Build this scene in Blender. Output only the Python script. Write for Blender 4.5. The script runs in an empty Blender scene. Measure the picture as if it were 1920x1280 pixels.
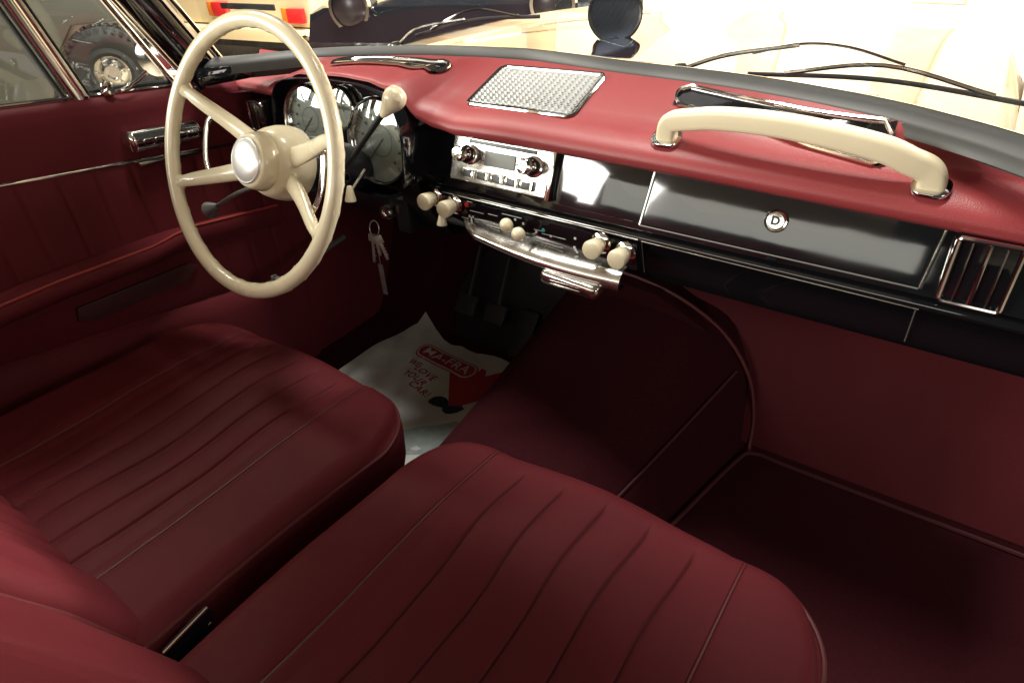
import bpy, bmesh, math, random
from mathutils import Vector, Matrix, noise
random.seed(7)
R_ = math.radians
scene = bpy.context.scene
col = scene.collection

# ------------------------------------------------------------ camera, world, lights, exposure
cam_d = bpy.data.cameras.new("camera"); cam = bpy.data.objects.new("camera", cam_d); col.objects.link(cam)
yaw, pitch, roll = R_(37), R_(35), R_(3.5)
fw = Vector((-math.sin(yaw)*math.cos(pitch), math.cos(yaw)*math.cos(pitch), -math.sin(pitch)))
rt0 = Vector((math.cos(yaw), math.sin(yaw), 0)); dn0 = fw.cross(rt0)
rt = rt0*math.cos(roll) + dn0*math.sin(roll); dn = -rt0*math.sin(roll) + dn0*math.cos(roll)
cam.matrix_world = Matrix(((rt.x, -dn.x, -fw.x, 0), (rt.y, -dn.y, -fw.y, 0), (rt.z, -dn.z, -fw.z, 0), (0, 0, 0, 1)))
cam_d.sensor_width = 36; cam_d.lens = 1230/1920*36
cam_d.clip_start = 0.02; cam_d.clip_end = 100
scene.camera = cam

world = bpy.data.worlds.new("World"); scene.world = world; world.use_nodes = True
bg = world.node_tree.nodes["Background"]; bg.inputs[0].default_value = (1.0, 0.93, 0.84, 1); bg.inputs[1].default_value = 0.05

def area(name, loc, target, sx, sy, power, color=(1, .95, .88), spread=180):
    d = bpy.data.lights.new(name, 'AREA'); d.shape = 'RECTANGLE'; d.size = sx; d.size_y = sy; d.energy = power; d.color = color; d.spread = R_(spread)
    o = bpy.data.objects.new(name, d); col.objects.link(o); o.location = loc
    o.rotation_euler = (Vector(target)-Vector(loc)).to_track_quat('-Z', 'Y').to_euler(); return o
area("ceiling_lamp_front", (-.82, 1.04, 2.3), (-.75, .95, -.3), 1.5, .22, 112)
area("ceiling_lamp_hall", (-2.2, 3.6, 2.9), (-1.8, 8.5, -.6), 5.5, 1.5, 2500, (1, .92, .84))
area("fill_van", (-3.8, 1.2, 2.9), (-4.6, 3.2, -1.0), 2.0, .8, 220, (1, .93, .82))  # added lamp, brightens the cream van and the floor on the left
area("window_driver_side", (-2.6, -1.35, .32), (-1.2, -.3, -.1), 2.1, 1.0, 150)
area("fill_glovebox_reflection", (-.52, -.75, .0), (-.3, .8, -.35), 1.3, .27, 3.0, (1, .97, .86))  # added lamp behind the camera, gives the glovebox its grey reflection
area("door_opening_light", (1.2, .30, -.02), (.05, 1.15, -.60), .6, .5, 5, (1, .90, .85))
area("fill_backrest", (.5, 2.1, .40), (-.78, -.02, -.44), .3, .25, 2.0, (1, .92, .84), 22)  # added narrow beam to brighten the driver backrest
vs = scene.view_settings; vs.view_transform = 'Standard'; vs.look = 'None'; vs.exposure = 0; vs.gamma = 1

# ------------------------------------------------------------ materials
def mat(name, c, rough=.5, metal=0, spec=None, coat=0, ior=None, noise=0, nscale=8, bump=0, bscale=400, emit=None, trans=0, rvar=0, alpha=None, sheen=0, wear=None):
    m = bpy.data.materials.new(name); m.use_nodes = True; nt = m.node_tree; b = nt.nodes["Principled BSDF"]
    b.inputs["Base Color"].default_value = (*c, 1); b.inputs["Roughness"].default_value = rough; b.inputs["Metallic"].default_value = metal
    if spec is not None: b.inputs["Specular IOR Level"].default_value = spec
    if ior: b.inputs["IOR"].default_value = ior
    if coat: b.inputs["Coat Weight"].default_value = coat; b.inputs["Coat Roughness"].default_value = .04
    if trans: b.inputs["Transmission Weight"].default_value = trans
    if sheen: b.inputs["Sheen Weight"].default_value = sheen; b.inputs["Sheen Roughness"].default_value = .4
    if emit: b.inputs["Emission Color"].default_value = (*emit[0], 1); b.inputs["Emission Strength"].default_value = emit[1]
    tc = nt.nodes.new('ShaderNodeTexCoord')
    if noise or rvar:
        n = nt.nodes.new('ShaderNodeTexNoise'); n.inputs['Scale'].default_value = nscale; n.inputs['Detail'].default_value = 6
        nt.links.new(tc.outputs['Object'], n.inputs['Vector'])
        if noise:
            r = nt.nodes.new('ShaderNodeMapRange'); r.inputs['From Min'].default_value = .3; r.inputs['From Max'].default_value = .7
            r.inputs['To Min'].default_value = 1-noise; r.inputs['To Max'].default_value = 1+noise
            mx = nt.nodes.new('ShaderNodeVectorMath'); mx.operation = 'SCALE'; mx.inputs[0].default_value = c
            nt.links.new(n.outputs['Fac'], r.inputs['Value']); nt.links.new(r.outputs[0], mx.inputs['Scale']); nt.links.new(mx.outputs[0], b.inputs['Base Color'])
        if rvar:
            r2 = nt.nodes.new('ShaderNodeMapRange'); r2.inputs['From Min'].default_value = .3; r2.inputs['From Max'].default_value = .7
            r2.inputs['To Min'].default_value = max(rough-rvar, 0); r2.inputs['To Max'].default_value = rough+rvar
            nt.links.new(n.outputs['Fac'], r2.inputs['Value']); nt.links.new(r2.outputs[0], b.inputs['Roughness'])
    if bump:
        v = nt.nodes.new('ShaderNodeTexVoronoi' if bscale > 100 else 'ShaderNodeTexNoise'); v.inputs['Scale'].default_value = bscale
        nt.links.new(tc.outputs['Object'], v.inputs['Vector'])
        bp = nt.nodes.new('ShaderNodeBump'); bp.inputs['Strength'].default_value = bump; bp.inputs['Distance'].default_value = .0006 if bscale > 100 else .004
        nt.links.new(v.outputs[0], bp.inputs['Height']); nt.links.new(bp.outputs[0], b.inputs['Normal'])
    return m
M = {}
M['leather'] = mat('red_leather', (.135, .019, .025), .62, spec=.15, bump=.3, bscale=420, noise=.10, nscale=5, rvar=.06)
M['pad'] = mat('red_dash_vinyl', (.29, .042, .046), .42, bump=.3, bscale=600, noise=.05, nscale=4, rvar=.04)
M['piping'] = mat('red_piping', (.125, .022, .023), .55)
M['seam'] = mat('dark_seam', (.06, .012, .012), .6)
M['carpet'] = mat('red_carpet', (.042, .007, .010), .95, spec=.1, bump=.8, bscale=900, noise=.15, nscale=160)
M['rubber'] = mat('black_rubber', (.009, .010, .013), .6, bump=.2, bscale=500)
M['seal'] = mat('grey_rubber', (.035, .035, .032), .38, noise=.2, nscale=12)
M['ivory'] = mat('ivory_plastic', (.78, .69, .48), .25, coat=.4, noise=.06, nscale=10, rvar=.08)
M['ivory2'] = mat('ivory_vinyl', (.80, .70, .48), .42, noise=.05, nscale=9, bump=.15, bscale=500)
M['black'] = mat('black_lacquer', (.006, .007, .009), .06, ior=1.8, rvar=.03, nscale=6, bump=.05, bscale=14)
M['blackm'] = mat('black_paint', (.010, .011, .013), .3)
M['chrome'] = mat('chrome', (.82, .81, .78), .09, metal=1, rvar=.05, nscale=30)
M['lip'] = mat('brushed_chrome', (.84, .82, .78), .24, metal=1, rvar=.06, nscale=30)
M['chrome2'] = mat('worn_chrome', (.72, .70, .66), .2, metal=1, rvar=.08, nscale=40)
M['dial'] = mat('dial_face', (.30, .33, .30), .35, noise=.15, nscale=20)  # face lightened, grey of the glass reflection put into the colour
M['dialm'] = mat('dial_marks', (.05, .06, .055), .5)
M['white'] = mat('white_mark', (.8, .8, .78), .5)
M['red'] = mat('red_lens', (.6, .02, .02), .2)
M['teal'] = mat('teal_mark', (.08, .45, .5), .3)
M['paper'] = mat('white_paper', (.55, .56, .53), .8, noise=.10, nscale=14, bump=.6, bscale=25)
M['printred'] = mat('print_red', (.38, .03, .04), .7)
M['printblack'] = mat('print_black', (.02, .03, .04), .7)
M['printgrey'] = mat('print_grey', (.30, .34, .33), .7, noise=.15, nscale=50)
M['floor'] = mat('garage_floor', (.55, .47, .36), .3, noise=.12, nscale=1.5, rvar=.1)
M['wall'] = mat('hall_wall', (.78, .66, .48), .6, noise=.12, nscale=.9)
M['vanp'] = mat('cream_paint', (.72, .60, .36), .3, coat=.3)
M['tyre'] = mat('tyre_rubber', (.022, .022, .021), .75, bump=.5, bscale=150)
M['offroad'] = mat('green_grey_paint', (.10, .10, .085), .35)
M['amber'] = mat('amber_lens', (.65, .16, .02), .2)
M['steel'] = mat('grey_steel', (.22, .22, .21), .5, metal=.6)
M['headliner'] = mat('headliner', (.45, .40, .32), .9)
M['binding'] = mat('carpet_binding', (.085, .016, .018), .7)
M['armpipe_lit'] = mat('red_piping_painted_highlight', (.42, .06, .05), .4)  # brighter red paints the window light along the armrest edge
M['keym'] = mat('dull_key_metal', (.42, .40, .36), .38, metal=.6, noise=.2, nscale=80)
M['wood'] = mat('orange_panel', (.74, .54, .32), .5, noise=.2, nscale=2)
M['glass'] = None
def glassmat(name, c=(1, 1, 1), r=0.0, mixf=None):
    m = bpy.data.materials.new(name); m.use_nodes = True; nt = m.node_tree
    for n in list(nt.nodes): nt.nodes.remove(n)
    o = nt.nodes.new('ShaderNodeOutputMaterial'); t = nt.nodes.new('ShaderNodeBsdfTransparent'); t.inputs[0].default_value = (*c, 1)
    g = nt.nodes.new('ShaderNodeBsdfGlossy'); g.inputs['Roughness'].default_value = r
    lw = nt.nodes.new('ShaderNodeLayerWeight'); lw.inputs[0].default_value = .5
    pw = nt.nodes.new('ShaderNodeMath'); pw.operation = 'POWER'; pw.inputs[1].default_value = 5
    f = nt.nodes.new('ShaderNodeMath'); f.operation = 'MULTIPLY_ADD'; f.inputs[1].default_value = .22; f.inputs[2].default_value = mixf or .04
    nt.links.new(lw.outputs['Facing'], pw.inputs[0]); nt.links.new(pw.outputs[0], f.inputs[0])
    mx = nt.nodes.new('ShaderNodeMixShader')
    nt.links.new(f.outputs[0], mx.inputs[0]); nt.links.new(t.outputs[0], mx.inputs[1]); nt.links.new(g.outputs[0], mx.inputs[2]); nt.links.new(mx.outputs[0], o.inputs[0])
    return m
M['glass'] = glassmat('pane_glass', (.93, .95, .93))
M['dialglass'] = glassmat('dial_glass', (.95, .97, .96), .03, .16)

# ------------------------------------------------------------ helpers
def link(o, parent=None):
    col.objects.link(o)
    if parent is not None: o.parent = parent
    return o
def thing(name, label, cat, loc=(0, 0, 0), group=None, kind=None):
    o = bpy.data.objects.new(name, None); col.objects.link(o); o.location = loc; o.empty_display_size = .05
    if label: o['label'] = label
    if cat: o['category'] = cat
    if group: o['group'] = group
    if kind: o['kind'] = kind
    return o
def obj(name, bm, m, parent=None, smooth=35, label=None):
    me = bpy.data.meshes.new(name); bmesh.ops.recalc_face_normals(bm, faces=bm.faces); bm.to_mesh(me); bm.free()
    for mm in (m if isinstance(m, (list, tuple)) else [m]): me.materials.append(mm)
    if smooth:
        me.shade_smooth(); me.set_sharp_from_angle(angle=R_(smooth))
    o = bpy.data.objects.new(name, me)
    link(o, parent)
    if parent is not None:
        p = parent; off = Vector((0, 0, 0))
        while p is not None: off += Vector(p.location); p = p.parent
        # geometry is written in world coordinates: shift by the parents' bases
        me.transform(Matrix.Translation(-off))
    if label: o['label'] = label
    return o
def top(o, label, cat, group=None, kind=None):
    if label: o['label'] = label
    if cat: o['category'] = cat
    if group: o['group'] = group
    if kind: o['kind'] = kind
    return o
def BM(): return bmesh.new()
def frame(n, up=Vector((0, 0, 1))):
    n = Vector(n).normalized(); up = Vector(up)
    if abs(n.dot(up)) > .98: up = Vector((0, 1, 0))
    u = up.cross(n).normalized(); v = n.cross(u).normalized(); return u, v, n
def rbox(bm, c, s, bev=.003, rot=None, seg=2, mi=0):
    r = bmesh.ops.create_cube(bm, size=1.0); vs = r['verts']
    bmesh.ops.scale(bm, vec=s, verts=vs)
    if bev:
        es = list({e for v in vs for e in v.link_edges})
        rr = bmesh.ops.bevel(bm, geom=es, offset=bev, segments=seg, affect='EDGES', profile=.6)
        vs = list({v for f in rr['faces'] for v in f.verts} | {v for v in vs if v.is_valid})
    mx = Matrix.Translation(Vector(c)) @ (rot.to_4x4() if rot else Matrix.Identity(4))
    bmesh.ops.transform(bm, matrix=mx, verts=vs)
    if mi:
        for f in {f for v in vs for f in v.link_faces}: f.material_index = mi
    return vs
def crom(pts, n=8, closed=False):
    P = [Vector(p) for p in pts]; out = []; N = len(P)
    rng = range(N if closed else N-1)
    for i in rng:
        if closed: a, b, c, d = P[(i-1) % N], P[i], P[(i+1) % N], P[(i+2) % N]
        else: a = P[i-1] if i > 0 else P[0]*2-P[1]; b = P[i]; c = P[i+1]; d = P[i+2] if i+2 < N else P[-1]*2-P[-2]
        for k in range(n):
            t = k/n
            out.append(.5*((2*b)+(-a+c)*t+(2*a-5*b+4*c-d)*t*t+(-a+3*b-3*c+d)*t*t*t))
    if not closed: out.append(P[-1])
    return out
def sweep(bm, path, rad, seg=12, closed=False, up=(0, 0, 1), flat=1.0, mi=0, cap=True, section=None):
    """section: list of (a,b) multipliers; rad: number or f(t)->(ra,rb)"""
    P = [Vector(p) for p in path]; N = len(P)
    if section is None: section = [(math.cos(2*math.pi*k/seg), math.sin(2*math.pi*k/seg)) for k in range(seg)]
    rings = []; u = None
    for i in range(N):
        if closed: t = (P[(i+1) % N]-P[i-1])
        else: t = P[min(i+1, N-1)]-P[max(i-1, 0)]
        t.normalize()
        if u is None:
            u = Vector(up).cross(t)
            if u.length < 1e-4: u = Vector((1, 0, 0)).cross(t)
        u = (u - t*u.dot(t)).normalized()
        v = t.cross(u)
        r = rad(i/(N if closed else N-1)) if callable(rad) else rad
        ra, rb = (r if isinstance(r, tuple) else (r, r*flat))
        rings.append([bm.verts.new(P[i]+u*a*ra+v*b*rb) for a, b in section])
    S = len(section)
    for i in range(N if closed else N-1):
        A = rings[i]; B = rings[(i+1) % N]
        for k in range(S):
            f = bm.faces.new((A[k], A[(k+1) % S], B[(k+1) % S], B[k])); f.material_index = mi
    if cap and not closed:
        for r in (rings[0][::-1], rings[-1]):
            f = bm.faces.new(r); f.material_index = mi
    return rings
def lathe(bm, prof, base, axis, seg=32, mi=0, up=(0, 0, 1)):
    u, v, n = frame(axis, up); base = Vector(base); rings = []
    for r, h in prof:
        if r < 1e-6: rings.append([bm.verts.new(base+n*h)])
        else: rings.append([bm.verts.new(base+n*h+(u*math.cos(2*math.pi*k/seg)+v*math.sin(2*math.pi*k/seg))*r) for k in range(seg)])
    for A, B in zip(rings, rings[1:]):
        for k in range(seg):
            k2 = (k+1) % seg
            if len(A) == 1 and len(B) == 1: continue
            if len(A) == 1: f = bm.faces.new((A[0], B[k], B[k2]))
            elif len(B) == 1: f = bm.faces.new((A[k], A[k2], B[0]))
            else: f = bm.faces.new((A[k], A[k2], B[k2], B[k]))
            f.material_index = mi
def prism(bm, pts, ext, bev=0, mi=0, seg=2):
    """pts: 3D polygon; ext: vector"""
    ext = Vector(ext); A = [bm.verts.new(Vector(p)) for p in pts]; B = [bm.verts.new(Vector(p)+ext) for p in pts]; n = len(A)
    fs = [bm.faces.new(A[::-1]), bm.faces.new(B)] + [bm.faces.new((A[i], A[(i+1) % n], B[(i+1) % n], B[i])) for i in range(n)]
    for f in fs: f.material_index = mi
    if bev:
        es = list(set(list(fs[0].edges)+list(fs[1].edges)))
        bmesh.ops.recalc_face_normals(bm, faces=fs)
        bmesh.ops.bevel(bm, geom=es, offset=bev, segments=seg, affect='EDGES', profile=.6)
def grid(bm, rows, mi=0, closed=False):
    V = [[bm.verts.new(Vector(p)) for p in r] for r in rows]
    for A, B in zip(V, V[1:]):
        n = len(A)
        for k in range(n if closed else n-1):
            f = bm.faces.new((A[k], A[(k+1) % n], B[(k+1) % n], B[k])); f.material_index = mi
    return V
def interp(tab, x):
    if x <= tab[0][0]: return tab[0][1]
    for (a, fa), (b, fb) in zip(tab, tab[1:]):
        if x <= b:
            t = (x-a)/(b-a); t = t*t*(3-2*t); return fa+(fb-fa)*t
    return tab[-1][1]
def rrect(w, h, r, n=6):
    out = []
    for cx, cy, a0 in ((w/2-r, h/2-r, 0), (-w/2+r, h/2-r, 90), (-w/2+r, -h/2+r, 180), (w/2-r, -h/2+r, 270)):
        for k in range(n+1):
            a = R_(a0+90*k/n); out.append((cx+r*math.cos(a), cy+r*math.sin(a)))
    return out
def text(name, s, size, mx, m, parent, depth=.0002, shear=0, bold=0):
    cu = bpy.data.curves.new(name, 'FONT'); cu.body = s; cu.size = size; cu.align_x = 'CENTER'; cu.align_y = 'CENTER'; cu.extrude = depth; cu.shear = shear; cu.offset = bold; cu.space_character = 1.14
    o = bpy.data.objects.new(name, cu); col.objects.link(o); bpy.context.view_layer.update()
    me = bpy.data.meshes.new_from_object(o.evaluated_get(bpy.context.evaluated_depsgraph_get())); bpy.data.objects.remove(o)
    bm = BM(); bm.from_mesh(me); bmesh.ops.transform(bm, matrix=mx, verts=bm.verts); bpy.data.meshes.remove(me)
    return bm

# ------------------------------------------------------------ hall
bm = BM(); grid(bm, [[(-14, -6, -1.3), (8, -6, -1.3)], [(-14, 12, -1.3), (8, 12, -1.3)]])
top(obj('ground', bm, M['floor'], smooth=0), 'polished beige hall floor', None, kind='structure')
bm = BM(); rbox(bm, (-3, 9.1, .5), (22, .2, 3.6), 0)
for i in range(12): rbox(bm, (-11+i*1.7, 8.97, .5), (.5, .06, 3.59), .01, mi=1)
top(obj('wall', bm, [M['wall'], M['wood']]), 'bright cream hall wall beyond the windscreen', 'wall', kind='structure')

# ------------------------------------------------------------ car body (floor, bulkhead, windscreen, bonnet ...)
body = thing('classic_car', 'black classic car with red carpet, red driver door, curved windscreen and glossy bonnet', 'car', (-.64, .9, -1.3))
CX = -.64
# footwell carpet: floor + toe board + firewall
bm = BM(); rows = []
for x in [-1.3+i*.05 for i in range(36)]:
    rows.append([(x, y, z) for y, z in ((-1.0, -1.0), (.2, -1.0), (.9, -1.0), (1.04, -1.0), (1.066, -.995), (1.09, -.96), (1.13, -.88), (1.17, -.78), (1.19, -.7), (1.19, -.37))])
grid(bm, rows); obj('floor_carpet', bm, M['carpet'], body)
bm = BM(); grid(bm, [[(x, y-.004, z+.002) for y, z in ((1.076, -.985), (1.09, -.96), (1.13, -.88), (1.17, -.78), (1.186, -.7), (1.186, -.40))] for x in (-.60, .0, .2, .44)]); obj('toe_board_trim', bm, mat('toe_vinyl', (.10, .012, .016), .6, spec=.2, bump=.3, bscale=500, noise=.08, nscale=6), body)
# kick panels and passenger sill
bm = BM(); rbox(bm, (-1.305, 1.00, -.68), (.06, .46, .70), .01); obj('kick_panel', bm, M['leather'], body)
bm = BM(); rbox(bm, (.49, .2, -1.03), (.10, 2.0, .14), .02); obj('door_sill', bm, M['blackm'], body)
bm = BM(); rbox(bm, (.49, 1.15, -.72), (.10, .3, .80), .02); obj('door_post', bm, M['blackm'], body)
# edge binding on the passenger carpet
bm = BM(); sweep(bm, crom([(-.295, .60, -.995), (-.258, .80, -.995), (-.215, 1.02, -.994), (-.19, 1.058, -.991), (-.12, 1.060, -.992), (.1, 1.060, -.992), (.44, 1.060, -.992)], 6), .004, 6)
obj('carpet_binding', bm, M['binding'], body)
# tunnel
def tun(y):
    t = max(0, min(1, (y-.2)/.95)); s = t*t*(3-2*t)
    xr = -.40+.19*t; zt = -.93+.20*t**1.6; xl = -.742
    return xl, xr, zt
bm = BM(); rows = []
ny = 40
for j in range(ny+1):
    y = -.3+1.49*j/ny; xl, xr, zt = tun(y); h = zt+1.0; row = []
    sec = [(xl-.015, -1.01), (xl+.0, -.985), (xl+.02, -1+.35*h), (xl+.05, -1+.75*h), (xl+.10, -1+.95*h), ((xl+xr)/2-.05, zt), ((xl+xr)/2+.06, zt-.004), (xr-.11, -1+.9*h), (xr-.055, -1+.66*h), (xr-.035, -1+.56*h), (xr-.012, -1+.25*h), (xr+.003, -.985), (xr+.012, -1.01)]
    row = crom([(a, y, b) for a, b in sec], 4)
    rows.append(row)
grid(bm, rows); obj('transmission_tunnel', bm, M['carpet'], body, smooth=60)
# carpet arch piping round the tunnel on toe board
bm = BM(); pts = [(-.60, 1.135, -.70), (-.50, 1.135, -.705), (-.40, 1.13, -.725), (-.31, 1.13, -.775), (-.245, 1.12, -.85), (-.215, 1.10, -.93), (-.205, 1.07, -.985), (-.20, 1.055, -.992)]
sweep(bm, crom(pts, 8), .004, 6); obj('tunnel_piping', bm, M['piping'], body)
bm = BM(); sweep(bm, crom([(tun(y)[1]-.045, y, -1+.64*(tun(y)[2]+1)+.003) for y in (.3, .5, .7, .9, 1.1)], 4), .0025, 6); obj('tunnel_seam', bm, M['binding'], body)
# raised hump filling between tunnel and firewall
bm = BM(); prism(bm, [(-.735, 1.1, -1.0), (-.66, 1.1, -.76), (-.60, 1.1, -.70), (-.45, 1.1, -.71), (-.34, 1.1, -.76), (-.25, 1.1, -.86), (-.215, 1.1, -1.0)], (0, .12, 0), .01); obj('bulkhead_hump', bm, M['carpet'], body)
# small grey ridge that glints on the tunnel
bm = BM(); sweep(bm, crom([(-.665, .86, -.865), (-.63, .855, -.855), (-.575, .84, -.86)], 6), lambda t: (.007, .003), 8); obj('tunnel_trim', bm, M['blackm'], body)
# driver side footwell mat and heel area black
bm = BM(); prism(bm, [(-.90, 1.172, -.72), (-.66, 1.172, -.70), (-.70, 1.13, -.86), (-.76, 1.082, -.985), (-1.0, 1.082, -.985), (-1.0, 1.13, -.86)], (0, -.012, .004), .003); obj('rubber_pad', bm, M['rubber'], body)
for (x, z, nm) in ((-.93, -.86, 'clutch_pedal'), (-.84, -.86, 'brake_pedal')):
    bm = BM(); rbox(bm, (x, 1.055, z), (.06, .012, .05), .005, Matrix.Rotation(R_(-35), 3, 'X')); sweep(bm, [(x, 1.06, z), (x, 1.13, z+.13)], .006, 8)
    obj(nm, bm, M['rubber'], body)
bm = BM(); rbox(bm, (-.765, 1.065, -.90), (.05, .012, .12), .004, Matrix.Rotation(R_(-40), 3, 'X'))
ac = obj('accelerator_pedal', bm, M['rubber'], body)
bm = BM(); sweep(bm, [(-.745, 1.04, -.935), (-.738, 1.065, -.89)], .002, 6); obj('edge_trim', bm, M['steel'], ac)
# windscreen base curve
SEAL = [(-1.245, .735), (-1.19, .79), (-1.10, .885), (-1.0, .945), (-.9, .985), (-.78, 1.012), (-.68, 1.022), (-.5, 1.0), (-.38, .992), (-.29, .98), (-.2, .958), (-.1, .923), (-.01, .873), (.05, .83), (.12, .77), (.16, .68)]
def lin(tab, x):
    if x <= tab[0][0]: return tab[0][1]
    for (a, fa), (b, fb) in zip(tab, tab[1:]):
        if x <= b: return fa+(fb-fa)*(x-a)/(b-a)
    return tab[-1][1]
sp = crom([(x, y, 0) for x, y in SEAL], 6)
rows = []
for i, p in enumerate(sp):
    x, y = p.x, p.y; w = .018+.012*max(0, min(1, (x+.7)/.75))
    if x < -1.0: w = .018+.01*(-1-x)/.3
    rows.append([(x, y-.006, -.275), (x, y-.002, -.262), (x, y+.003, -.2575), (x, y+w*.5, -.252), (x, y+w, -.247), (x, y+w+.004, -.25), (x, y+w+.006, -.29)])
bm = BM(); grid(bm, rows); obj('windscreen_seal', bm, M['seal'], body, smooth=50)
bm = BM(); sweep(bm, [(p.x, p.y+.034+.010*max(0, min(1, (p.x+.7)/.75)), -.2535) for p in sp], lambda t: (.006, .004), 8); obj('windscreen_trim', bm, M['chrome'], body)
# glass : base curve -> header curve
def header(x):
    return .63+.10*(1-((x-CX)/.66)**2)
rows = []
for k in range(7):
    t = k/6; row = []
    for p in sp:
        hx = CX+(p.x-CX)*.93; a = Vector((p.x, p.y+.022, -.262)); b = Vector((hx, header(hx), .22))
        q = a.lerp(b, t); q += Vector((0, .03, .01))*math.sin(math.pi*t); row.append(q)
    rows.append(row)
bm = BM(); grid(bm, rows); ws = obj('windscreen', bm, M['glass'], body, smooth=60)
# roof out of view, header carried forward to shade the seats
bm = BM(); rowsr = []
xs = [CX-.62+1.24*i/24 for i in range(25)]
for x in xs:
    hy = header(x); c = .05*(1-((x-CX)/.62)**2)
    rowsr.append([(x, hy-.05, .205+c*.3), (x, hy+.015, .215+c*.2), (x, hy+.01, .245+c*.3), (x, hy-.15, .275+c), (x, -.6, .30+c), (x, -1.6, .27+c), (x, -1.6, .24+c), (x, -.6, .27+c), (x, hy-.15, .235+c*.8)])
grid(bm, rowsr, closed=True); obj('roof', bm, M['headliner'], body, smooth=50)
# rear bulkhead bench so reflections do not see an empty cabin
bm = BM(); rbox(bm, (CX, -1.45, -.35), (1.2, .15, .55), .05); rbox(bm, (CX, -1.1, -.78), (1.2, .6, .18), .05); obj('rear_bench', bm, M['leather'], body)
# A pillars
def pillar(sx, nm):
    P0 = Vector((-1.27, .80, -.285)); P1 = Vector((-1.255, .475, .22))
    if sx > 0: P0.x = 2*CX-P0.x; P1.x = 2*CX-P1.x
    bm = BM()
    def strip(o0, wd, x0, r, mi):
        a = P0+Vector((x0*(-sx), o0, 0)); b = P1+Vector((x0*(-sx), o0, 0)); m_ = a.lerp(b, .5)+Vector((0, .012, 0))
        sweep(bm, crom([a, m_, b], 6), lambda t: (wd, r), 12, up=(1, 0, 0), mi=mi)
    strip(-.045, .036, 0, .016, 0)
    o = obj(nm, bm, M['black'], body, label='black windscreen pillar edged in chrome')
    bm = BM(); strip(.0, .004, .016, .007, 0); obj('pillar_trim', bm, M['chrome'], o)
    bm = BM(); strip(-.088, .005, .004, .006, 0); obj('pillar_trim', bm, M['chrome'], o)
    bm = BM(); strip(-.066, .002, .017, .002, 0); obj('pillar_trim', bm, M['steel'], o)
pillar(-1, 'windscreen_pillar')
bm = BM(); rbox(bm, (-1.235, .765, -.275), (.05, .10, .03), .008, Matrix.Rotation(R_(-18), 3, 'Z')); obj('pillar_foot', bm, M['black'], body)
# scuttle + bonnet
bm = BM(); rows = []
for j in range(25):
    y = 1.0+1.5*j/24; row = []
    for i in range(31):
        u = -1+2*i/30; hw = .70-.06*(j/24)**2; x = CX+u*hw
        yst = lin(SEAL, x)+.042; ys = yst+(2.5-yst)*j/24
        z = -.30-.035*(j/24)-.075*(j/24)**3 - .025*u*u + .012*math.exp(-(u/.10)**2)
        if abs(u) > .86: z += .035*math.sin((abs(u)-.86)/.14*math.pi)*(.3+.7*j/24) - .05*((abs(u)-.86)/.14)**3
        row.append((x, ys, z))
    rows.append(row)
rows.append([(x, y+.03, z-.12) for x, y, z in rows[-1]])
grid(bm, rows); obj('bonnet', bm, M['black'], body, smooth=50, label='glossy black bonnet with raised wings')
bm = BM(); prism(bm, [(CX-.70, .95, -.36), (CX-.70, 2.4, -.42), (CX-.68, 2.4, -1.05), (CX-.68, .95, -1.15)], (.02, 0, 0), .004); obj('wing_side', bm, M['black'], body); bm = BM(); prism(bm, [(CX+.68, 1.2, -.36), (CX+.68, 2.4, -.42), (CX+.66, 2.4, -1.05), (CX+.66, 1.2, -1.15)], (.02, 0, 0), .004)
obj('wing_side', bm, M['black'], body)
bm = BM(); rbox(bm, (-.25, 1.12, -.285), (.22, .03, .012), .004, Matrix.Rotation(R_(-12), 3, 'Z')); obj('scuttle_vent', bm, M['chrome2'], body); bm = BM(); rbox(bm, (-.60, 1.16, -.284), (.16, .03, .012), .004); obj('scuttle_vent', bm, M['chrome2'], body)
# wipers
def wiper(piv, elbow, tip, b0, b1):
    bm = BM(); lathe(bm, [(0, .03), (.01, .028), (.014, .018), (.014, 0), (.02, -.01)], piv, (0, -.2, 1), 16)
    sweep(bm, crom([Vector(piv)+Vector((0, 0, .02)), elbow, tip], 8), lambda t: (.006-.003*t, .004-.001*t), 8)
    o = obj('wiper', bm, M['chrome2'], body)
    bm = BM(); B0, B1 = Vector(b0), Vector(b1); mid = B0.lerp(B1, .5)+Vector((0, .0, .012))
    sweep(bm, crom([B0, mid, B1], 8), lambda t: (.002, .0035), 8); obj('wiper_blade', bm, M['rubber'], o)
    bm = BM(); sweep(bm, crom([B0.lerp(B1, .15)+Vector((0, -.004, .008)), mid+Vector((0, -.004, .02)), B0.lerp(B1, .85)+Vector((0, -.004, .008))], 6), .003, 8); obj('blade_bridge', bm, M['chrome'], o)
wiper((-1.09, 1.10, -.30), (-1.04, 1.12, -.245), (-.93, 1.14, -.225), (-1.06, 1.13, -.262), (-.76, 1.16, -.215))
wiper((-.45, 1.12, -.295), (-.38, 1.13, -.25), (-.27, 1.14, -.229), (-.34, 1.13, -.275), (.06, 1.05, -.262))
bm = BM(); sweep(bm, crom([(-.34, 1.14, -.246), (-.27, 1.145, -.228), (-.2, 1.145, -.228), (-.12, 1.14, -.245)], 8), .0022, 6); obj('washer_tube', bm, M['blackm'], body)
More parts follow.
